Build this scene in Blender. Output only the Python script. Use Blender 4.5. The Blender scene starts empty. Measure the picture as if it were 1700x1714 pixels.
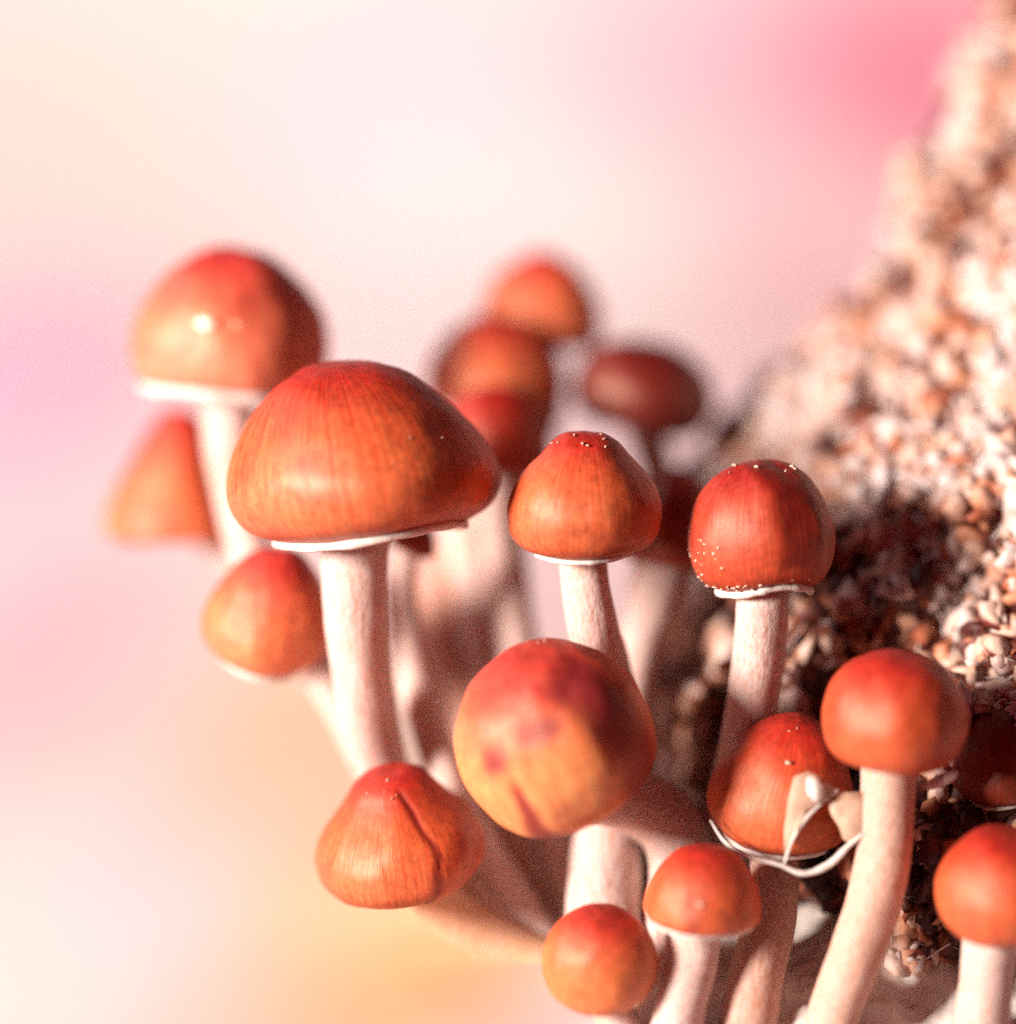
import bpy, bmesh, math, random
import numpy as np
from mathutils import Vector, Matrix, noise

random.seed(7)
R_ = math.radians
scene = bpy.context.scene
COL = scene.collection

# ------------------------------------------------------------------ camera
PITCH = R_(15.0)
DIST = 0.333                       # metres from lens to the sharp mushrooms
FWD = Vector((0, math.cos(PITCH), -math.sin(PITCH)))
UP = Vector((0, math.sin(PITCH), math.cos(PITCH)))
RIGHT = Vector((1, 0, 0))
CAM = -DIST * FWD + Vector((0, 0, 0.0553))
cam_data = bpy.data.cameras.new('camera')
cam_data.sensor_fit = 'HORIZONTAL'
cam_data.sensor_width = 36.0
cam_data.lens = 100.0
cam_data.clip_start = 0.01
cam_data.clip_end = 20.0
cam_data.dof.use_dof = True
cam_data.dof.focus_distance = DIST - 0.004
cam_data.dof.aperture_fstop = 3.6
cam = bpy.data.objects.new('camera', cam_data)
cam.matrix_world = Matrix.Translation(CAM) @ Matrix((RIGHT, UP, -FWD)).transposed().to_4x4()
COL.objects.link(cam)
scene.camera = cam

# ------------------------------------------------------------------ world, lamps, exposure
world = bpy.data.worlds.new('World')
scene.world = world
world.use_nodes = True
bg = world.node_tree.nodes['Background']
bg.inputs[0].default_value = (1.0, 0.0, 0.13, 1)
bg.inputs[1].default_value = 0.07


def lamp(name, loc, aim, size, power, colour, spread=180):
    d = bpy.data.lights.new(name, 'AREA')
    d.shape = 'RECTANGLE'
    d.size, d.size_y = size
    d.energy = power
    d.color = colour
    d.spread = R_(spread)
    o = bpy.data.objects.new(name, d)
    o.location = loc
    o.rotation_euler = (Vector(aim) - Vector(loc)).to_track_quat('-Z', 'Y').to_euler()
    COL.objects.link(o)
    return o


lamp('key_softbox', (-0.49, -0.32, 0.225), (0.0, 0.02, 0.05), (0.13, 0.16), 12.8, (1.0, 0.88, 0.78))
lamp('backdrop_fill', (-0.05, 0.20, 0.42), (-0.05, 0.70, 0.27), (0.45, 0.12), 2.2, (1.0, 0.90, 0.89))  # added fill to brighten the paper behind, no such source in view
lamp('table_fill', (-0.44, 0.26, 0.40), (-0.13, 0.20, 0.0), (0.18, 0.18), 0.26, (1.0, 0.84, 0.84), 60)  # added fill to brighten the ground on the left, not a real table lamp

scene.view_settings.view_transform = 'Standard'
scene.view_settings.look = 'None'
scene.view_settings.exposure = 0.0
scene.view_settings.gamma = 1.0
scene.view_settings.use_curve_mapping = False
scene.render.engine = 'CYCLES'
scene.cycles.use_denoising = False          # leaves a fine film-like grain
scene.cycles.use_adaptive_sampling = False
scene.cycles.max_bounces = 8
scene.cycles.sample_clamp_indirect = 4.0


# ------------------------------------------------------------------ helpers
def W(px, py, dep=0.0):
    """photo pixel + distance behind the sharp plane (mm) -> world point"""
    t = DIST + dep * 0.001
    k = 0.36 * t / 1700.0
    return CAM + FWD * t + RIGHT * ((px - 850) * k) + UP * ((857 - py) * k)


def S(dep=0.0):
    """metres per photo pixel at that distance"""
    return 0.36 * (DIST + dep * 0.001) / 1700.0


def link(name, me, mat=None, parent=None, loc=None):
    o = bpy.data.objects.new(name, me)
    COL.objects.link(o)
    if mat is not None and me is not None:
        me.materials.append(mat)
    if parent is not None:
        o.parent = parent
        if loc is None:
            o.matrix_parent_inverse = Matrix.Translation(-parent.location)
    return o


def mesh(name, verts, faces, smooth=True):
    me = bpy.data.meshes.new(name)
    me.from_pydata([tuple(v) for v in verts], [], faces)
    if smooth:
        me.polygons.foreach_set('use_smooth', [True] * len(me.polygons))
    me.update()
    return me


def tag(o, label=None, cat=None, group=None, kind=None):
    if label: o['label'] = label
    if cat: o['category'] = cat
    if group: o['group'] = group
    if kind: o['kind'] = kind
    return o


def crom(pts, n):
    """Catmull-Rom through rows of pts, n samples"""
    P = np.array(pts, float)
    P = np.vstack([2 * P[0] - P[1], P, 2 * P[-1] - P[-2]])
    m = len(P) - 3
    out = []
    for i in range(n):
        s = i / (n - 1) * m
        k = min(int(s), m - 1)
        t = s - k
        a, b, c, d = P[k:k + 4]
        out.append(0.5 * (2 * b + (c - a) * t + (2 * a - 5 * b + 4 * c - d) * t * t + (3 * b - a - 3 * c + d) * t ** 3))
    return np.array(out)


# ------------------------------------------------------------------ materials
class NT:
    def __init__(self, name):
        self.m = bpy.data.materials.new(name)
        self.m.use_nodes = True
        self.t = self.m.node_tree
        self.b = self.t.nodes['Principled BSDF']

    def n(self, kind, **kw):
        nd = self.t.nodes.new('ShaderNode' + kind)
        for k, v in kw.items():
            if k.startswith('i_'):
                key = k[2:]
                nd.inputs[int(key) if key.isdigit() else key.replace('_', ' ')].default_value = v
            else:
                setattr(nd, k, v)
        return nd

    def l(self, a, b):
        self.t.links.new(a, b)

    def ramp(self, src, stops, interp='LINEAR'):
        r = self.n('ValToRGB')
        r.color_ramp.interpolation = interp
        el = r.color_ramp.elements
        while len(el) < len(stops):
            el.new(0.5)
        for e, (p, c) in zip(el, stops):
            e.position = p
            e.color = (*c, 1) if len(c) == 3 else c
        self.l(src, r.inputs[0])
        return r.outputs[0]

    def mix(self, fac, a, b, mode='MIX'):
        x = self.n('Mix', data_type='RGBA', blend_type=mode)
        for sock, v in ((0, fac), (6, a), (7, b)):
            if hasattr(v, 'node'):
                self.l(v, x.inputs[sock])
            else:
                x.inputs[sock].default_value = v if sock == 0 else (*v[:3], 1)
        return x.outputs[2]

    def math(self, op, a, b=None):
        x = self.n('Math', operation=op)
        for i, v in enumerate((a, b)):
            if v is None: continue
            if hasattr(v, 'node'): self.l(v, x.inputs[i])
            else: x.inputs[i].default_value = v
        return x.outputs[0]

    def noise(self, vec, scale, detail=3.0, rough=0.55):
        x = self.n('TexNoise', i_Scale=scale, i_Detail=detail, i_Roughness=rough)
        if vec is not None:
            self.l(vec, x.inputs['Vector'])
        return x.outputs[0]

    def bump(self, h, strength, dist):
        x = self.n('Bump', i_Strength=strength, i_Distance=dist)
        self.l(h, x.inputs['Height'])
        self.l(x.outputs[0], self.b.inputs['Normal'])

    def sss(self, w, scale, radius):
        self.b.inputs['Subsurface Weight'].default_value = w
        self.b.inputs['Subsurface Scale'].default_value = scale
        self.b.inputs['Subsurface Radius'].default_value = radius


def cap_material():
    k = NT('cap_skin')
    uv = k.n('UVMap').outputs[0]
    sep = k.n('SeparateXYZ'); k.l(uv, sep.inputs[0])
    info = k.n('ObjectInfo')
    off = k.n('CombineXYZ'); k.l(k.math('MULTIPLY', info.outputs['Random'], 37.0), off.inputs[2])
    geo = k.n('TexCoord')
    obj = k.n('VectorMath', operation='ADD'); k.l(geo.outputs['Object'], obj.inputs[0]); k.l(off.outputs[0], obj.inputs[1])
    # radial fibrils
    ang = k.math('MULTIPLY', sep.outputs[0], 2 * math.pi)
    cx = k.math('MULTIPLY', k.math('COSINE', ang), 22.0)
    sx = k.math('MULTIPLY', k.math('SINE', ang), 22.0)
    cv = k.n('CombineXYZ'); k.l(cx, cv.inputs[0]); k.l(sx, cv.inputs[1])
    k.l(k.math('ADD', k.math('MULTIPLY', sep.outputs[1], 4.0), k.math('MULTIPLY', info.outputs['Random'], 50.0)), cv.inputs[2])
    fib = k.noise(cv.outputs[0], 1.0, 4.0, 0.7)
    blotch = k.noise(obj.outputs[0], 130.0, 3.0)
    fine = k.noise(obj.outputs[0], 1000.0, 4.0, 0.75)
    base = k.ramp(sep.outputs[1], [(0.0, (0.30, 0.007, 0.007)), (0.22, (0.44, 0.013, 0.008)), (0.50, (0.56, 0.072, 0.020)), (0.84, (0.56, 0.092, 0.034)), (0.95, (0.36, 0.035, 0.017)), (1.0, (0.40, 0.09, 0.05))])
    f2 = k.n('MapRange', i_1=0.38, i_2=0.62, i_3=0.0, i_4=1.0); k.l(fib, f2.inputs[0])
    w = k.n('MapRange', i_1=0.15, i_2=0.7, i_3=0.10, i_4=0.55); k.l(sep.outputs[1], w.inputs[0])
    c = k.mix(k.math('MULTIPLY', f2.outputs[0], w.outputs[0]), base, (0.54, 0.165, 0.055))
    b2 = k.n('MapRange', i_1=0.50, i_2=0.75, i_3=0.0, i_4=0.55); k.l(blotch, b2.inputs[0])
    c = k.mix(b2.outputs[0], c, (0.27, 0.010, 0.008))
    f3 = k.n('MapRange', i_1=0.3, i_2=0.7, i_3=0.66, i_4=1.30); k.l(fine, f3.inputs[0])
    g = k.n('CombineColor')
    for i in range(3): k.l(f3.outputs[0], g.inputs[i])
    c = k.mix(1.0, c, g.outputs[0], 'MULTIPLY')
    mk = k.n('Attribute', attribute_name='mark')
    c = k.mix(mk.outputs['Fac'], c, (0.17, 0.005, 0.006))
    c = k.mix(1.0, c, info.outputs['Color'], 'MULTIPLY')
    k.l(c, k.b.inputs['Base Color'])
    rr = k.n('MapRange', i_1=0.3, i_2=0.7, i_3=0.44, i_4=0.54); k.l(fib, rr.inputs[0])
    k.l(rr.outputs[0], k.b.inputs['Roughness'])
    k.b.inputs['Specular IOR Level'].default_value = 0.7
    k.b.inputs['IOR'].default_value = 1.5
    k.b.inputs['Specular Tint'].default_value = (1.0, 0.84, 0.70, 1)
    k.sss(0.06, 0.002, (1.0, 0.18, 0.08))
    k.bump(k.math('ADD', fib, k.math('MULTIPLY', fine, 0.25)), 0.25, 0.0006)
    return k.m


def stem_material():
    k = NT('stem_flesh')
    tc = k.n('TexCoord').outputs['Object']
    uv = k.n('UVMap').outputs[0]
    mp = k.n('Mapping'); k.l(uv, mp.inputs[0]); mp.inputs['Scale'].default_value = (14, 2.5, 1)
    fib = k.noise(mp.outputs[0], 3.0, 4.0, 0.65)
    blot = k.noise(tc, 110.0, 3.0)
    fine = k.noise(tc, 1300.0, 3.0, 0.7)
    info = k.n('ObjectInfo')
    c = k.ramp(fib, [(0.3, (0.54, 0.29, 0.22)), (0.5, (0.63, 0.46, 0.42)), (0.8, (0.67, 0.56, 0.55))])
    b2 = k.n('MapRange', i_1=0.52, i_2=0.8, i_3=0.0, i_4=0.6); k.l(blot, b2.inputs[0])
    c = k.mix(b2.outputs[0], c, (0.50, 0.25, 0.12))
    f3 = k.n('MapRange', i_1=0.3, i_2=0.7, i_3=0.88, i_4=1.06); k.l(fine, f3.inputs[0])
    g = k.n('CombineColor')
    for i in range(3): k.l(f3.outputs[0], g.inputs[i])
    c = k.mix(1.0, c, g.outputs[0], 'MULTIPLY')
    c = k.mix(1.0, c, info.outputs['Color'], 'MULTIPLY')
    k.l(c, k.b.inputs['Base Color'])
    k.b.inputs['Roughness'].default_value = 0.62
    k.b.inputs['Specular IOR Level'].default_value = 0.3
    k.sss(0.4, 0.004, (1.0, 0.30, 0.14))
    k.bump(k.math('ADD', fib, fine), 0.35, 0.0005)
    return k.m


def plain_material(name, col, rough=0.7, noise_scale=300.0, var=0.25, sssw=0.0):
    k = NT(name)
    tc = k.n('TexCoord').outputs['Object']
    n = k.noise(tc, noise_scale, 4.0, 0.65)
    dark = tuple(x * (1 - var) for x in col)
    c = k.ramp(n, [(0.3, dark), (0.7, col)])
    k.l(c, k.b.inputs['Base Color'])
    k.b.inputs['Roughness'].default_value = rough
    k.b.inputs['Specular IOR Level'].default_value = 0.3
    if sssw: k.sss(sssw, 0.002, (1.0, 0.45, 0.3))
    k.bump(n, 0.4, 0.0006)
    return k.m


def grain_material():
    k = NT('substrate_grain')
    tc = k.n('TexCoord').outputs['Object']
    geo = k.n('NewGeometry')
    info = k.n('ObjectInfo')
    r = k.math('FRACT', k.math('ADD', geo.outputs['Random Per Island'], info.outputs['Random']))
    zone = k.noise(k.n('NewGeometry').outputs['Position'], 55.0, 2.0)
    zr = k.n('MapRange', i_1=0.35, i_2=0.65, i_3=-0.44, i_4=0.34); k.l(zone, zr.inputs[0])
    r = k.math('ADD', r, zr.outputs[0])
    dark = None  # grain colour darkened in the gaps and under the cake, in place of shade
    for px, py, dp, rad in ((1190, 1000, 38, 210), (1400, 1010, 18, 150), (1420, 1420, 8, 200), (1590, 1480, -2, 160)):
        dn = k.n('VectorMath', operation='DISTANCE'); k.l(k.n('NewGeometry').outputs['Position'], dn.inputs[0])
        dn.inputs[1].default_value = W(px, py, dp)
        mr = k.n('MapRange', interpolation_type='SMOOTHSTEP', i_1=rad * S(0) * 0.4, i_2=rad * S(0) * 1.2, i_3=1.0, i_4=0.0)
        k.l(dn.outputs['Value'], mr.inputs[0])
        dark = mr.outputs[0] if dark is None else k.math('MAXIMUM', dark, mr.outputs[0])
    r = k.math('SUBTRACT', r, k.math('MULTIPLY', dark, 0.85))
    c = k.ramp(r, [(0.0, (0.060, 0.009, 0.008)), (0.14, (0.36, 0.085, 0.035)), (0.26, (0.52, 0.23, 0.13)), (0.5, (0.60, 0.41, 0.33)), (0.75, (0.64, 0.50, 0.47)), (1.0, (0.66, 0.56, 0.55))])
    n = k.noise(tc, 420.0, 3.0)
    b2 = k.n('MapRange', i_1=0.5, i_2=0.75, i_3=0.0, i_4=0.65); k.l(n, b2.inputs[0])
    c = k.mix(b2.outputs[0], c, (0.36, 0.10, 0.045))
    k.l(c, k.b.inputs['Base Color'])
    k.b.inputs['Roughness'].default_value = 0.6
    k.bump(n, 0.5, 0.0006)
    return k.m


M_CAP = cap_material()
M_STEM = stem_material()
M_GILL = plain_material('gill_flesh', (0.20, 0.045, 0.035), 0.8)
M_VEIL = plain_material('veil_white', (0.70, 0.62, 0.58), 0.6, 500.0, 0.10, 0.2)
M_FLECK = plain_material('fleck_pale', (0.66, 0.44, 0.34), 0.6, 500.0, 0.2)
M_GLINT = plain_material('painted_glint', (0.95, 0.90, 0.72), 0.08, 300.0, 0.02)  # pale glossy colour that paints a glint on the cap
M_CREAM = plain_material('veil_cream', (0.64, 0.40, 0.29), 0.55, 260.0, 0.3, 0.2)
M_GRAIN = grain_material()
M_CORE = plain_material('substrate_dark', (0.17, 0.026, 0.018), 0.9, 220.0, 0.6)
M_CREAM.node_tree.nodes['Principled BSDF'].inputs['Alpha'].default_value = 0.86
M_MYC = plain_material('mycelium_white', (0.78, 0.70, 0.66), 0.8, 260.0, 0.18, 0.2)

# ------------------------------------------------------------------ the sweep: table surface rising into a backdrop
SW_Y, SW_R, SW_TOP = 0.40, 0.16, 0.28


def sweep_hit(px, py):
    """where the ray through a pixel meets the sweep"""
    k = 0.36 / 1700
    d = FWD + RIGHT * ((px - 850) * k) + UP * ((857 - py) * k)
    t = 0.2
    while t < 3:
        p = CAM + d * t
        z = 0.0
        if p.y > SW_Y:
            u = min((p.y - SW_Y) / SW_R, 1)
            z = SW_R * (1 - math.sqrt(max(0, 1 - u * u))) if u < 1 else 9
        if p.z <= z: return p
        t += 0.002
    return p


def sweep_material():
    k = NT('glow_painted_paper')
    tc = k.n('TexCoord').outputs['Object']
    n = k.n('TexNoise', i_Scale=5.0, i_Detail=2.0)
    k.l(tc, n.inputs['Vector'])
    wob = k.n('VectorMath', operation='MULTIPLY_ADD')
    k.l(n.outputs['Color'], wob.inputs[0]); wob.inputs[1].default_value = (0.05,) * 3
    k.l(tc, wob.inputs[2])
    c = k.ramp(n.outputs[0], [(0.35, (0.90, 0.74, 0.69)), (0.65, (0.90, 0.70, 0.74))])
    # pastel tints, warm glow and white bloom painted into the paper: pixel, radius in px at that distance, colour, strength
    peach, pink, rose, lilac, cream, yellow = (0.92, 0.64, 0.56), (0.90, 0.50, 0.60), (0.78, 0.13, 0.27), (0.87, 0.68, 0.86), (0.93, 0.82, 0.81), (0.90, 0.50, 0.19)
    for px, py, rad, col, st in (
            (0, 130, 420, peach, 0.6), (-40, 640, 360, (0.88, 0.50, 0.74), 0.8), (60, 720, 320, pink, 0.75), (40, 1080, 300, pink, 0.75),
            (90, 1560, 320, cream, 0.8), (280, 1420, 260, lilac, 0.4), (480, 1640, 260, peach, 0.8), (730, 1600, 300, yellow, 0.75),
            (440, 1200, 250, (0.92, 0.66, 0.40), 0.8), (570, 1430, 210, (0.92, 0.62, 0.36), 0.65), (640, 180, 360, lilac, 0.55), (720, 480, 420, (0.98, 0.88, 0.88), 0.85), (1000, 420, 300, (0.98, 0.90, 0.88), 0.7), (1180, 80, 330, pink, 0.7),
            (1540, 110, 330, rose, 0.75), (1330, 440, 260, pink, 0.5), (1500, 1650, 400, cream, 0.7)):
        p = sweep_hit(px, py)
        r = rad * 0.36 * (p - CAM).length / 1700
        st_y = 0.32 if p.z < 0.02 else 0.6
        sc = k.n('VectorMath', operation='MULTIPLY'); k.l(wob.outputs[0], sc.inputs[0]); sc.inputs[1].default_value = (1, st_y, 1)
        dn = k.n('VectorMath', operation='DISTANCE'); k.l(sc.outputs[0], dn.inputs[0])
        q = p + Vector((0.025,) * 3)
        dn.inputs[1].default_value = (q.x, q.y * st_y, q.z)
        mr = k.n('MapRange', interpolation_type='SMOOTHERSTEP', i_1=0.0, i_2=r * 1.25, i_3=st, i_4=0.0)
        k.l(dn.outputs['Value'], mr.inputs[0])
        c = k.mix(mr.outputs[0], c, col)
    c = k.mix(1.0, c, (0.76, 0.74, 0.74), 'MULTIPLY')          # scales the whole sweep darker, painted tints included
    k.l(c, k.b.inputs['Base Color'])
    k.b.inputs['Roughness'].default_value = 0.9
    k.b.inputs['Specular IOR Level'].default_value = 0.1
    return k.m


prof = [(-0.07, 0.0)] + [(SW_Y * i / 10, 0.0) for i in range(0, 11)]
prof += [(SW_Y + SW_R * math.sin(R_(a)), SW_R * (1 - math.cos(R_(a)))) for a in range(6, 91, 6)]
prof += [(SW_Y + SW_R, SW_TOP)]
xs = [-0.38 + 0.72 * i / 14 for i in range(15)]
sv = [(x, y, z) for (y, z) in prof for x in xs]
sf = [(j * 15 + i, j * 15 + i + 1, j * 15 + i + 16, j * 15 + i + 15) for j in range(len(prof) - 1) for i in range(14)]
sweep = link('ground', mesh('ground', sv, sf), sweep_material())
tag(sweep, 'pastel paper sweep with glow painted in, under and behind the mushrooms', 'backdrop', kind='structure')

# ------------------------------------------------------------------ the substrate cake
CAKE = W(2000, 1000, 52)
CAKE.z = 0
cake_tab = []
for py, r in ((-420, 20), (-260, 150), (-100, 230), (30, 310), (200, 390), (400, 500), (500, 560), (750, 700), (900, 790), (1000, 850), (1200, 915), (1350, 890), (1480, 810), (1580, 740), (1640, 730)):
    cake_tab.append((W(2000, py, 52).z, r * S(45)))
cake_tab.sort()
CZ = np.array([a for a, _ in cake_tab]); CR = np.array([b for _, b in cake_tab])
ZTOP = CZ[-1]
ZLEAN = W(2000, 950, 52).z


def cake_point(a, z):
    """a: angle, 0 faces the camera, negative to the left"""
    r = np.interp(z, CZ, CR)
    q = Vector((math.sin(a) * r, -math.cos(a) * r, z))
    n = noise.fractal(q * 48, 1.0, 2.0, 3) * 0.0082 + noise.noise(q * 190) * 0.0026
    r = max(0.0005, r + n)
    return Vector((CAKE.x + math.sin(a) * r, CAKE.y - math.cos(a) * r + 0.42 * max(0.0, z - ZLEAN), z))


cake = tag(link('substrate_cake', None), 'crumbly cake of pale substrate grains threaded with white mycelium behind the mushrooms', 'substrate')
cake.location = CAKE
na, nz = 220, 150
cv = [cake_point(2 * math.pi * i / na, -0.002 + (ZTOP + 0.002) * j / nz) for j in range(nz + 1) for i in range(na)]
cf = [(j * na + i, j * na + (i + 1) % na, (j + 1) * na + (i + 1) % na, (j + 1) * na + i) for j in range(nz) for i in range(na)]
link('core', mesh('core', cv, cf), M_CORE, cake)


def grain_shape(rng):
    vs = [Vector((x, y, z)) for x in (-1, 0, 1) for y in (-1, 0, 1) for z in (-1, 0, 1)]
    idx = {tuple(int(c) for c in v): i for i, v in enumerate(vs)}
    fs = []
    for ax in range(3):
        for s in (-1, 1):
            for u in (-1, 0):
                for v in (-1, 0):
                    q = []
                    for du, dv in ((0, 0), (1, 0), (1, 1), (0, 1)):
                        c = [0, 0, 0]; c[ax] = s; c[(ax + 1) % 3] = u + du; c[(ax + 2) % 3] = v + dv
                        q.append(idx[tuple(c)])
                    fs.append(q if s > 0 else q[::-1])
    used = sorted({i for f in fs for i in f})
    rm = {o: n for n, o in enumerate(used)}
    o3 = Vector((rng.uniform(0, 50), rng.uniform(0, 50), rng.uniform(0, 50)))
    sc = (rng.uniform(0.9, 1.9), rng.uniform(0.65, 1.05), rng.uniform(0.45, 0.9))
    out = []
    for i in used:
        v = vs[i].normalized()
        v = v * (1 + 0.85 * noise.noise(v * 1.9 + o3))
        out.append(Vector((v.x * sc[0], v.y * sc[1], v.z * sc[2])))
    return out, [[rm[i] for i in f] for f in fs]


rng = random.Random(11)
shapes = [grain_shape(rng) for _ in range(16)]
grain_me = []
for vs, fs in shapes:
    me = mesh('grain', vs, fs)
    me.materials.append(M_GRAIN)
    grain_me.append(me)


def to_px(p):
    d = p - CAM
    t = d.dot(FWD)
    k = 0.36 * t / 1700
    return 850 + d.dot(RIGHT) / k, 857 - d.dot(UP) / k, (t - DIST) * 1000


cand = []
while len(cand) < 12000:
    a = rng.uniform(-1.95, 0.0)
    z = rng.uniform(-0.001, ZTOP)
    if rng.random() > np.interp(z, CZ, CR) / CR.max(): continue
    p = cake_point(a, z)
    out = Vector((math.sin(a), -math.cos(a), 0.35)).normalized()
    size = S(0) * rng.choice((8, 11, 14, 17, 21, 26, 32, 38)) * rng.uniform(0.8, 1.15)
    p += out * rng.uniform(-0.65, 0.5) * size
    rot = Matrix.Rotation(rng.uniform(0, 6.28), 3, 'X') @ Matrix.Rotation(rng.uniform(0, 6.28), 3, 'Z') @ Matrix.Rotation(rng.uniform(0, 6.28), 3, 'Y')
    x, y, dep = to_px(p)
    facing = out.dot((CAM - p).normalized())
    seen = 1050 < x < 1715 and -15 < y < 1600 and facing > 0.05
    cand.append((seen * size * (0.4 + facing), p, rot, size, rng.randrange(16)))
cand.sort(key=lambda c: -c[0])
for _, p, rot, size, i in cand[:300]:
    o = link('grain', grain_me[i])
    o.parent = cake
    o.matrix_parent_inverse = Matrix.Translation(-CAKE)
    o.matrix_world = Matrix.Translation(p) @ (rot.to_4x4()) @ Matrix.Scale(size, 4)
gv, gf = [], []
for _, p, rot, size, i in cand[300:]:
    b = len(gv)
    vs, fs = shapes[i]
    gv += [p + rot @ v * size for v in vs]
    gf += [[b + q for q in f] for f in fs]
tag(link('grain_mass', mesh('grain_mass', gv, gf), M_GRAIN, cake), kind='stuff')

# fine white mycelium threads matting the grains together
tv, tf = [], []
for _ in range(900):
    a, z = rng.uniform(-1.9, 0.0), rng.uniform(0.004, ZTOP * 0.97)
    da, dz = rng.uniform(-0.06, 0.06), rng.uniform(-0.0016, 0.0016)
    rad = rng.uniform(0.00006, 0.00020)
    lift = rng.uniform(0.0004, 0.0014)
    b0 = len(tv)
    nst = rng.randrange(5, 10)
    for j in range(nst):
        out = Vector((math.sin(a), -math.cos(a), 0.2)).normalized()
        p = cake_point(a, z) + out * (lift + rng.uniform(0, 0.0006))
        r = rad * (1 - 0.7 * abs(2 * j / (nst - 1) - 1))
        sd = Vector((math.cos(a), math.sin(a), 0))
        tv += [p + out * r, p + sd * r, p - out * r, p - sd * r + Vector((0, 0, r))]
        if j:
            for i in range(4):
                tf.append((b0 + (j - 1) * 4 + i, b0 + (j - 1) * 4 + (i + 1) % 4, b0 + j * 4 + (i + 1) % 4, b0 + j * 4 + i))
        da += rng.uniform(-0.03, 0.03); dz += rng.uniform(-0.0009, 0.0009)
        a += da * 0.5; z = min(max(z + dz, 0.001), ZTOP * 0.98)
tag(link('mycelium_threads', mesh('mycelium_threads', tv, tf), M_MYC, cake), kind='stuff')

# ------------------------------------------------------------------ mushrooms
PROFILES = {
    'bell': [(0, 1), (.18, .985), (.38, .91), (.58, .77), (.76, .57), (.91, .34), (.99, .17), (1, .09), (.97, .02), (.90, -.01)],
    'hemi': [(0, 1), (.24, .975), (.47, .89), (.67, .755), (.84, .56), (.95, .34), (1, .14), (.99, .05), (.94, 0), (.87, -.02)],
    'dome': [(0, 1), (.26, .97), (.5, .885), (.71, .755), (.88, .58), (.975, .40), (1, .26), (.985, .12), (.93, .03), (.85, -.01)],
    'globe': [(0, 1), (.30, .975), (.56, .90), (.77, .78), (.92, .62), (1, .43), (.985, .27), (.91, .13), (.77, .035), (.60, -.01)],
    'egg': [(0, 1), (.25, .972), (.48, .885), (.68, .75), (.85, .585), (.96, .42), (1, .30), (.98, .17), (.88, .06), (.68, -.01)],
    'button': [(0, 1), (.26, .97), (.50, .88), (.72, .75), (.89, .60), (.98, .45), (1, .33), (.96, .19), (.83, .07), (.62, 0)],
    'cone': [(0, 1), (.22, .97), (.41, .85), (.58, .68), (.75, .49), (.89, .31), (.98, .17), (1, .09), (.98, .02), (.9, -.01)],
    'knob': [(0, 1), (.24, .98), (.44, .91), (.57, .82), (.70, .73), (.85, .61), (.96, .46), (1, .32), (.95, .15), (.80, .04), (.60, -.01)],
    'umbo': [(0, 1), (.22, .985), (.41, .91), (.54, .80), (.68, .68), (.86, .53), (.97, .38), (1, .26), (.97, .10), (.84, -.01)],
}


def cap_frame(roll, lean):
    """axis of the cap: roll leans it right in the picture, lean tips it towards the camera"""
    r, l = R_(roll), R_(lean)
    ax = (RIGHT * math.sin(r) + UP * math.cos(r)) * math.cos(l) - FWD * math.sin(l)
    front = -FWD - ax * (-FWD).dot(ax)
    front.normalize()
    side = front.cross(ax)          # towards picture right
    if side.dot(RIGHT) < 0: side = -side
    return ax.normalized(), front, side.normalized()


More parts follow.
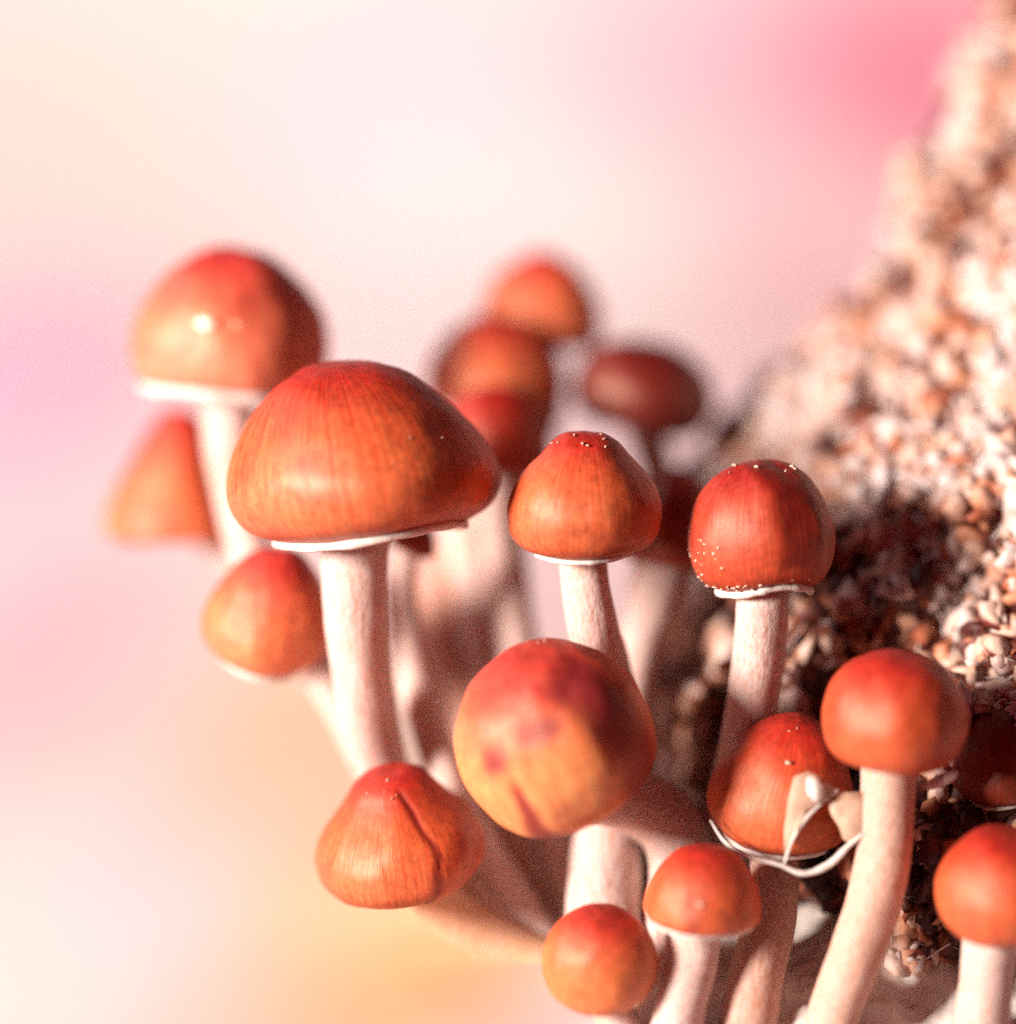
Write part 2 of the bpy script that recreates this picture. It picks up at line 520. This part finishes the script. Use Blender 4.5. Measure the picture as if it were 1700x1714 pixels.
def build_cap(name, spec, seed, root):
    px, py, dep, Rp, Hp, roll, lean, kind = spec['cap']
    s = S(dep)
    Rm, Hm = Rp * s, Hp * s
    c = W(px, py, dep)
    ax, front, side = cap_frame(roll, lean)
    pr = crom(PROFILES[kind], 60)
    nseg = 120
    rg = random.Random(seed)
    ph = [rg.uniform(0, 6.28) for _ in range(5)]
    lob = spec.get('lobe', 0.025)
    skew = spec.get('skew', 0.0)
    marks = spec.get('marks', ())

    def point(r, z, a, v):
        wob = 1 + v * lob * (math.sin(2 * a + ph[0]) + 0.5 * math.sin(3 * a + ph[1]) + 0.3 * math.sin(5 * a + ph[2]))
        rr = r * wob
        zz = z + v ** 4 * lob * 0.9 * (math.sin(2 * a + ph[3]) + 0.7 * math.sin(3 * a + ph[4]))
        return rr, zz

    verts, mark, uvs = [], [], []
    for j, (r, z) in enumerate(pr):
        v = j / 59
        for i in range(nseg):
            a = 2 * math.pi * i / nseg - math.pi
            rr, zz = point(max(r, 0), z, a, v)
            q = Vector((math.sin(a) * rr, math.cos(a) * rr, zz))
            d = noise.noise(q * 2.1 + Vector((seed * 3.7, 0, 0))) * 0.030 + noise.noise(q * 6 + Vector((seed, 5, 0))) * 0.008
            mv = 0.0
            for m in marks:
                ma, mv0, mv1, wid, deep, amt = m[:6]
                bend = m[6] if len(m) > 6 else 0.0
                if mv0 - 0.06 < v < mv1 + 0.06:
                    t = (v - mv0) / (mv1 - mv0)
                    cen = R_(ma + bend * math.sin(max(0, min(1, t)) * 3.0) + 1.2 * math.sin(v * 23))
                    taper = max(0.0, min(1.0, min((v - mv0) / 0.08 + 0.4, (mv1 - v) / 0.05 + 0.6)))
                    if len(m) > 7: wid = wid * (0.2 + 0.8 * max(0, min(1, t)))
                    dd = (a - cen) * max(rr, .05) / R_(wid)
                    f = math.exp(-dd ** 4) * taper if amt < 0.99 else math.exp(-dd * dd) * taper
                    d -= deep * f
                    mv = max(mv, amt * f)
            k = 1 + d
            sh = skew * max(zz, 0) ** 2
            verts.append(c + side * (q.x * k * Rm + sh * Rm) + front * (q.y * k * Rm) + ax * (zz * (1 + d) * Hm))
            mark.append(mv)
    faces = []
    for j in range(59):
        for i in range(nseg):
            faces.append((j * nseg + i, (j + 1) * nseg + i, (j + 1) * nseg + (i + 1) % nseg, j * nseg + (i + 1) % nseg))
    me = mesh('cap', verts, faces)
    at = me.attributes.new('mark', 'FLOAT', 'POINT')
    at.data.foreach_set('value', mark)
    uvl = me.uv_layers.new(name='UVMap')
    dat = []
    for f in faces:
        i0 = f[0] % nseg
        for kk, vi in enumerate(f):
            i = i0 + (1 if kk >= 2 else 0)
            dat += [i / nseg, (vi // nseg) / 59]
    uvl.data.foreach_set('uv', dat)
    cap = link('cap', me, M_CAP, root)
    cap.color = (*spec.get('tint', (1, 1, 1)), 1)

    # underside: gills, or a closed white veil on young caps
    closed = spec.get('closed', False)
    rl, zl = pr[-1]
    gv, gf = [], []
    ng = 192
    rows = [(rl * 0.995, zl), (rl * 0.8, zl + (0.0 if closed else 0.05)), (rl * 0.5, zl + (-0.03 if closed else 0.09)), (0.12, zl + (-0.06 if closed else 0.08))]
    for j, (r, z) in enumerate(rows):
        for i in range(ng):
            a = 2 * math.pi * i / ng - math.pi
            rr, zz = point(r, z, a, 1.0)
            if not closed and 0 < j < 3: zz += 0.02 * (i % 2)
            sh = skew * max(zz, 0) ** 2
            gv.append(c + side * (math.sin(a) * rr * Rm + sh * Rm) + front * (math.cos(a) * rr * Rm) + ax * (zz * Hm))
    for j in range(3):
        for i in range(ng):
            gf.append((j * ng + i, (j + 1) * ng + i, (j + 1) * ng + (i + 1) % ng, j * ng + (i + 1) % ng))
    link('underside_veil' if closed else 'gills', mesh('gills', gv, gf), M_VEIL if closed else M_GILL, root)

    # white edge of the veil along the rim
    rim = spec.get('rim', 0)
    if rim:
        tv, tf = [], []
        n1, n2 = 120, 8
        tr = rim * s / 2
        for i in range(n1):
            a = 2 * math.pi * i / n1 - math.pi
            rr, zz = point(rl * spec.get('rim_r', 0.985), zl - 0.012, a, 1.0)
            wv = 1 + 0.35 * noise.noise(Vector((math.sin(a) * 4, math.cos(a) * 4, seed)))
            cc = c + side * (math.sin(a) * rr * Rm) + front * (math.cos(a) * rr * Rm) + ax * (zz * Hm)
            rad = side * math.sin(a) + front * math.cos(a)
            for j in range(n2):
                b = 2 * math.pi * j / n2
                tv.append(cc + (rad * math.cos(b) * 0.8 + ax * math.sin(b) * 1.0) * tr * wv)
        for i in range(n1):
            for j in range(n2):
                tf.append((i * n2 + j, ((i + 1) % n1) * n2 + j, ((i + 1) % n1) * n2 + (j + 1) % n2, i * n2 + (j + 1) % n2))
        link('veil_edge', mesh('veil_edge', tv, tf), M_VEIL, root)

    # tiny white flecks of veil stuck to the skin
    fl = spec.get('flecks', ())
    if fl:
        fv, ff = [], []
        for (ma, v, sz) in fl:
            r, z = pr[int(v * 59)]
            rr, zz = point(r, z, R_(ma), v)
            a = R_(ma)
            p = c + side * (math.sin(a) * rr * Rm) + front * (math.cos(a) * rr * Rm) + ax * (zz * Hm)
            vs, fs = shapes[rg.randrange(10)]
            rot = Matrix.Rotation(rg.uniform(0, 6), 3, 'Z') @ Matrix.Rotation(rg.uniform(0, 6), 3, 'X')
            b = len(fv)
            fv += [p + rot @ q * sz * s * 0.36 for q in vs]
            ff += [[b + q for q in f] for f in fs]
        tag(link('veil_flecks', mesh('veil_flecks', fv, ff), M_FLECK, root), kind='stuff')
    return cap


def glint_bead(spec, ma, v, size, root):  # small pale bead set on the cap as its painted glint
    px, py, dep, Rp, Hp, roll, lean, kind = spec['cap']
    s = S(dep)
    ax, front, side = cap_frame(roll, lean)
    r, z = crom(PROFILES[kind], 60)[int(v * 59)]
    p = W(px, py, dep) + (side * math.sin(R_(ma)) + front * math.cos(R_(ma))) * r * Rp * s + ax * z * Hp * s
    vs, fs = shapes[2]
    o = link('glint_bead', mesh('glint_bead', [p + Vector((q.x, q.y, q.z * 0.9)) * size * s * 0.5 for q in vs], fs), M_GLINT, root)
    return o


def build_stem(pts, seed, root, tint=(1, 1, 1)):
    n, m = 70, 28
    rows = []
    for (x, y, d, w) in pts:
        p = W(x, y, d)
        rows.append((p.x, p.y, p.z, w * S(d) / 2))
    C = crom(rows, n)
    verts = []
    X = None
    for j in range(n):
        p = Vector(C[j][:3])
        t = Vector(C[min(j + 1, n - 1)][:3]) - Vector(C[max(j - 1, 0)][:3])
        t.normalize()
        if X is None:
            X = t.orthogonal().normalized()
        X = (X - t * X.dot(t)).normalized()
        Y = t.cross(X)
        for i in range(m):
            a = 2 * math.pi * i / m
            q = X * math.cos(a) + Y * math.sin(a)
            r = C[j][3] * (1 + 0.05 * noise.noise(q * 1.2 + p * 90 + Vector((seed, 0, 0))) + 0.03 * noise.noise(q * 3 + p * 350))
            verts.append(p + q * r)
    faces = [(j * m + i, j * m + (i + 1) % m, (j + 1) * m + (i + 1) % m, (j + 1) * m + i) for j in range(n - 1) for i in range(m)]
    faces.append(tuple(range(m))[::-1])
    faces.append(tuple((n - 1) * m + i for i in range(m)))
    me = mesh('stem', verts, faces)
    uvl = me.uv_layers.new(name='UVMap')
    dat = []
    for f in faces:
        for kk, vi in enumerate(f):
            i = vi % m
            if len(f) == 4 and kk in (1, 2) and i == 0: i = m
            dat += [i / m, (vi // m) / n * 3]
    uvl.data.foreach_set('uv', dat)
    o = link('stem', me, M_STEM, root)
    o.color = (*tint, 1)
    return o


def frange(rg, n, a0, a1, v0, v1, s0, s1):
    return [(rg.uniform(a0, a1), rg.uniform(v0, v1), rg.uniform(s0, s1)) for _ in range(n)]


fr = random.Random(3)
G_BACK = 'blurred mushrooms at the back of the cluster'
MUSH = [
    dict(label='large domed orange mushroom with a shiny glint on its cap, above the cone-shaped one', cap=(383, 640, 34, 167, 228, 3, 10, 'dome'), rim=24, closed=True,
         tint=(1.2, 1.6, 2.6), lobe=0.015, painted_glint=[(-8, .50, 30), (9, .50, 8)],
         stem=[(385, 650, 34, 88), (385, 720, 34, 88), (395, 810, 33, 80), (424, 930, 31, 72), (500, 1060, 29, 70), (585, 1190, 27, 74), (650, 1310, 24, 80), (780, 1480, 18, 90), (900, 1620, 14, 100)]),
    dict(label='largest bell-shaped orange cap on a thick straight white stem', cap=(620, 884, 4, 226, 286, -6, 5, 'egg'), rim=17, rim_r=1.02, skew=-0.13, lobe=0.02,
         flecks=frange(fr, 4, 15, 60, .35, .6, 3, 6),
         stem=[(606, 850, 5, 124), (592, 930, 5, 114), (602, 1100, 8, 102), (640, 1290, 18, 94), (700, 1420, 24, 98), (800, 1530, 24, 104), (900, 1610, 20, 112)]),
    dict(label='small rounded cap tucked behind the thick white stem of the largest mushroom', cap=(440, 1092, 19, 110, 190, 8, 24, 'egg'), tint=(1.2, 1.6, 1.9), closed=True, rim=16, skew=0.1,
         stem=[(490, 1085, 25, 70), (560, 1160, 30, 66), (625, 1270, 28, 72), (670, 1340, 26, 80), (780, 1480, 22, 90), (900, 1600, 17, 100)]),
    dict(label='cone-shaped blurred orange cap beside the stem of the glinting dome', cap=(290, 896, 46, 116, 214, 4, 8, 'cone'), tint=(1.15, 1.4, 1.6),
         stem=[(330, 880, 48, 50), (410, 950, 46, 50), (510, 1060, 42, 54), (590, 1180, 38, 60), (680, 1360, 32, 76), (850, 1580, 22, 90), (920, 1620, 20, 90)]),
    dict(label='sharp bell-shaped cap with a knob on top, between the largest cap and the scaly one', cap=(977, 924, 0, 128, 204, 0, 7, 'knob'), rim=10, rim_r=1.02, lobe=0.012,
         flecks=frange(fr, 9, -80, 80, .10, .24, 4, 8),
         stem=[(975, 905, 1, 84), (978, 960, 1, 80), (990, 1040, 2, 84), (1012, 1130, 8, 92), (1026, 1300, 15, 104), (1014, 1440, 11, 122), (1010, 1560, 5, 130), (1020, 1680, 3, 130)]),
    dict(label='sharp dark red oval cap with tiny white scales along its edge, on a rough stem', cap=(1279, 978, 0, 119, 210, -4, 6, 'globe'), rim=16, rim_r=1.04, tint=(0.78, 0.5, 0.55), lobe=0.035,
         flecks=frange(fr, 34, -100, -40, .5, .93, 5, 10) + frange(fr, 14, -60, 60, .86, .95, 5, 9) + frange(fr, 9, -120, 100, .12, .22, 6, 12),
         marks=[(28, .05, .75, 16, 0.02, .7)],
         stem=[(1280, 950, 1, 92), (1276, 1010, 0, 88), (1270, 1090, 1, 88), (1258, 1180, 3, 86), (1238, 1290, 6, 88), (1190, 1480, 12, 92), (1150, 1620, 14, 100)]),
    dict(label='orange cap with a dark split running down it, lowest on the outer side', stem_tint=(1.0, 0.84, 0.62), cap=(677, 1470, 7, 144, 196, -7, 15, 'umbo'), lobe=0.03, closed=True,
         marks=[(14, .22, 1.05, 2.6, 0.025, .995, 14)], flecks=frange(fr, 5, -40, 60, .1, .3, 4, 7),
         stem=[(700, 1470, 10, 80), (770, 1540, 12, 86), (860, 1590, 13, 92), (950, 1640, 12, 100)]),
    dict(label='smooth round red button cap low in front of the white stem bases', cap=(1003, 1664, -9, 97, 158, 0, 22, 'globe'), closed=True, lobe=0.01, tint=(1.1, 1.6, 1.6),
         stem=[(1005, 1655, -8, 66), (1030, 1700, -8, 70), (1045, 1750, -8, 76)]),
    dict(label='glossy egg-shaped red cap with a torn white veil', stem_tint=(0.9, 0.74, 0.66), cap=(1296, 1398, 0, 124, 212, 10, 14, 'egg'), rim=10, rim_r=1.03, lobe=0.015, tint=(0.98, 0.92, 0.9),
         flecks=[(-8, .35, 16), (-20, .18, 6), (-5, .14, 6)],
         stem=[(1290, 1390, 2, 70), (1296, 1460, 1, 84), (1285, 1550, -2, 90), (1262, 1650, -7, 92), (1245, 1760, -10, 98)]),
    dict(label='tiny domed cap with a notch in its edge, beneath the egg-shaped cap', cap=(1174, 1532, -10, 99, 124, 4, 14, 'hemi'), rim=12, closed=True, lobe=0.02, marks=[(-12, .45, 1.0, 9, .004, .5)],
         flecks=[(-6, .52, 14)],
         stem=[(1160, 1540, -9, 96), (1158, 1610, -10, 86), (1140, 1680, -11, 84), (1125, 1770, -12, 90)]),
    dict(label='smooth red domed cap on a bare curved stem, overlapping the torn-veil one', stem_tint=(0.96, 0.84, 0.74), cap=(1492, 1272, -11, 123, 188, 2, 13, 'globe'), rim=0, closed=True, tint=(0.98, 0.85, 0.9), lobe=0.012,
         stem=[(1490, 1265, -10, 100), (1485, 1330, -10, 92), (1480, 1420, -10, 92), (1462, 1510, -10, 93), (1428, 1610, -11, 92), (1398, 1690, -11, 88), (1385, 1760, -11, 88)]),
    dict(label='blurred orange-red cap on a short pale stem, lowest against the substrate', cap=(1676, 1558, -13, 120, 180, 4, 13, 'globe'), rim=0, closed=True, tint=(1.0, 0.95, 1.0),
         stem=[(1660, 1560, -12, 100), (1650, 1640, -12, 92), (1638, 1760, -12, 96)]),
    dict(label='cap tinted dark as if shaded, pressed against the substrate cake', cap=(1683, 1326, 1, 96, 150, -4, 12, 'egg'), rim=9, tint=(0.42, 0.28, 0.38),  # dark tint paints in the shade of the neighbouring cap
         stem=[(1675, 1330, 4, 60), (1665, 1430, 6, 60), (1640, 1620, 8, 66)]),
    dict(label='big tilted pale-streaked cap with brown scars and a wedge-shaped tear', cap=(968, 1326, -5, 166, 280, -24, 26, 'globe'), lobe=0.02, tint=(1.3, 2.5, 3.0), closed=True,
         marks=[(-32, .48, 1.0, 14, 0.02, .97, 0, 1), (-42, .36, .46, 9, .006, .97), (-8, .28, .38, 15, .01, .9), (46, .18, 1.0, 20, .035, .95)],
         flecks=frange(fr, 5, 120, 170, .05, .2, 5, 9),
         stem=[(985, 1320, 4, 110), (1060, 1340, 7, 116), (1125, 1390, 7, 112), (1140, 1480, 6, 108), (1110, 1640, 4, 116)]),
    dict(label='highest of the blurred back mushrooms, pale orange dome', cap=(903, 578, 60, 102, 156, 2, 10, 'dome'), group=G_BACK, tint=(1.2, 1.6, 2.0),
         stem_tint=(0.95, 0.74, 0.66),
         stem=[(905, 570, 60, 66), (912, 690, 58, 62), (835, 850, 52, 70), (742, 970, 46, 88), (756, 1120, 40, 92), (830, 1310, 32, 92), (900, 1460, 24, 90), (980, 1600, 18, 90)]),
    dict(label='blurred orange cap directly below the highest back mushroom', cap=(826, 676, 52, 118, 150, 3, 12, 'dome'), group=G_BACK, tint=(1.2, 1.6, 2.0),
         stem=[(822, 670, 52, 76), (786, 860, 46, 80), (800, 1000, 40, 80), (836, 1160, 34, 84), (920, 1420, 24, 90), (980, 1600, 17, 96)]),
    dict(label='blurred deep red cap wedged behind the slope of the largest cap', cap=(824, 778, 38, 98, 136, 6, 12, 'hemi'), group=G_BACK, tint=(0.75, 0.35, 0.4),
         stem=[(826, 780, 40, 66), (846, 940, 38, 72), (868, 1100, 32, 74), (940, 1400, 22, 84), (1000, 1600, 16, 92)]),
    dict(label='blurred dark maroon cap leaning towards the substrate at the back', cap=(1064, 712, 54, 122, 146, 12, 12, 'globe'), group=G_BACK, tint=(0.28, 0.12, 0.22),
         stem=[(1066, 690, 58, 64), (1100, 800, 54, 62), (1090, 960, 46, 62), (1060, 1200, 34, 70), (1040, 1500, 20, 90), (1040, 1600, 18, 90)]),
    dict(label='blurred red cap squeezed between the knobbed cap and the scaly cap', cap=(1120, 932, 24, 84, 150, 4, 12, 'hemi'), group=G_BACK, tint=(0.5, 0.25, 0.3),
         stem=[(1112, 930, 24, 104), (1090, 1020, 23, 90), (1064, 1110, 21, 72), (1050, 1250, 20, 76), (1050, 1480, 18, 90), (1050, 1600, 16, 96)]),
    dict(label='small cap tinted dark for the shade under the rim of the largest cap', cap=(688, 918, 22, 42, 52, 24, 14, 'bell'), group=G_BACK, tint=(0.45, 0.25, 0.3),  # dark tint paints the shaded gap below the rim
         stem=[(682, 920, 24, 40), (672, 1000, 24, 52), (690, 1120, 22, 58), (722, 1230, 20, 62), (780, 1380, 18, 70), (880, 1540, 16, 80), (940, 1620, 14, 90)]),
]
ROOTS = []
for i, sp in enumerate(MUSH):
    root = link('mushroom', None)
    x, y, d, w = sp['stem'][-1]
    p = W(x, y, d)
    root.location = (p.x, p.y, 0)
    tag(root, sp['label'], 'mushroom', sp.get('group'))
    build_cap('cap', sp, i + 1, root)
    build_stem(sp['stem'], i * 1.7, root, sp.get('stem_tint', (1, 1, 1)))
    ROOTS.append(root)
    for d in sp.get('painted_glint', ()): glint_bead(sp, *d, root)


# ------------------------------------------------------------------ torn veil of the egg-shaped cap
def ribbon(name, pts, root, mat, seed=0):
    """flattened fleshy strand; pts: px, py, depth, width px"""
    n, m = 40, 8
    C = crom([(*W(x, y, d), w * S(d) / 2) for x, y, d, w in pts], n)
    verts = []
    for j in range(n):
        p = Vector(C[j][:3])
        t = (Vector(C[min(j + 1, n - 1)][:3]) - Vector(C[max(j - 1, 0)][:3])).normalized()
        b = t.cross(FWD).normalized()
        w = C[j][3] * (1 + 0.3 * noise.noise(Vector((j * 0.4, seed, 0))))
        for i in range(m):
            a = 2 * math.pi * i / m
            verts.append(p + b * math.cos(a) * w - FWD * math.sin(a) * w * 0.5)
    faces = [(j * m + i, j * m + (i + 1) % m, (j + 1) * m + (i + 1) % m, (j + 1) * m + i) for j in range(n - 1) for i in range(m)]
    faces += [tuple(range(m))[::-1], tuple((n - 1) * m + i for i in range(m))]
    return link(name, mesh(name, verts, faces), mat, root)


def membrane(name, outline, root, mat, thick=5):
    """thin fleshy flap spanned over an outline of px, py, depth, with real thickness and a slight bulge"""
    P = [W(*o) for o in outline]
    cen = sum(P, Vector()) / len(P)
    n = len(P)
    th = FWD * thick * S(0)
    verts, faces = [], []
    for side in (0, 1):
        for f in (1.0, 0.66, 0.33):
            for k, p in enumerate(P):
                q = cen + (p - cen) * f
                verts.append(q - FWD * (1 - f * f) * 8 * S(0) + th * side + Vector((0, 1, 0)) * noise.noise(q * 900) * 0.0004)
        verts.append(cen - FWD * 8 * S(0) + th * side)
    per = 3 * n + 1
    for side in (0, 1):
        b = side * per
        for r in (0, 1):
            for k in range(n):
                f = (b + r * n + k, b + r * n + (k + 1) % n, b + (r + 1) * n + (k + 1) % n, b + (r + 1) * n + k)
                faces.append(f if side else f[::-1])
        for k in range(n):
            f = (b + 2 * n + k, b + 2 * n + (k + 1) % n, b + 3 * n)
            faces.append(f if side else f[::-1])
    for k in range(n):
        faces.append((k, (k + 1) % n, per + (k + 1) % n, per + k))
    return link(name, mesh(name, verts, faces), mat, root)


egg = ROOTS[8]
ribbon('veil_strand', [(1188, 1372, -7, 3.96), (1212, 1408, -9, 5.28), (1250, 1434, -10, 6.6), (1300, 1446, -10.5, 6.6), (1345, 1462, -10.5, 10.56), (1388, 1446, -10.5, 12.54), (1420, 1415, -11, 8.58), (1446, 1394, -11.5, 5.28)], egg, M_VEIL, 1)
ribbon('veil_strand', [(1312, 1446, -10.5, 4.62), (1328, 1402, -11, 5.94), (1352, 1366, -11, 7.26), (1378, 1340, -11, 6.6), (1402, 1322, -11, 4.62)], egg, M_VEIL, 2)
membrane('veil_flap', [(1312, 1438, -10), (1312, 1390, -10.6), (1318, 1340, -10.8), (1328, 1300, -10.6), (1352, 1290, -10.6), (1380, 1304, -10.8), (1400, 1322, -11), (1376, 1342, -11), (1350, 1368, -11), (1329, 1404, -11)], egg, M_CREAM)
membrane('veil_flap', [(1350, 1302, -12), (1366, 1300, -12), (1380, 1316, -12), (1378, 1338, -12), (1364, 1346, -12), (1350, 1326, -12)], egg, M_VEIL)
membrane('veil_flap', [(1384, 1334, -10.5), (1410, 1326, -10.5), (1448, 1326, -11), (1452, 1398, -11), (1424, 1414, -10.8), (1410, 1404, -10.5), (1404, 1384, -10.5), (1390, 1362, -10.5)], egg, M_CREAM)
ribbon('veil_strand', [(1548, 1318, -9, 12), (1570, 1308, -9, 22), (1592, 1298, -9, 18), (1602, 1290, -9, 8)], ROOTS[10], M_VEIL, 4)

# ------------------------------------------------------------------ white mycelium mat that the stems rise from
MC = W(1060, 1610, 12); MC.z = 0
nm = 90
mv, mf = [], []
for j in range(nm + 1):
    for i in range(nm + 1):
        u, v = i / nm * 2 - 1, j / nm * 2 - 1
        x, y = MC.x + 0.024 + u * 0.034, MC.y + v * 0.022 - 0.003
        h = max(0, 1 - (u * u + v * v) * (1 + 0.3 * noise.noise(Vector((u * 2, v * 2, 3)))))
        z = 0.006 * h + (0.0022 * noise.noise(Vector((x * 160, y * 160, 1))) + 0.0008 * noise.noise(Vector((x * 600, y * 600, 1)))) * min(1, h * 3) - 0.0004
        mv.append((x, y, z))
mf = [(j * (nm + 1) + i, j * (nm + 1) + i + 1, (j + 1) * (nm + 1) + i + 1, (j + 1) * (nm + 1) + i) for j in range(nm) for i in range(nm)]
tag(link('mycelium', mesh('mycelium', mv, mf), M_MYC), 'soft white mycelium mat that the stems rise from', 'mycelium', kind='stuff')
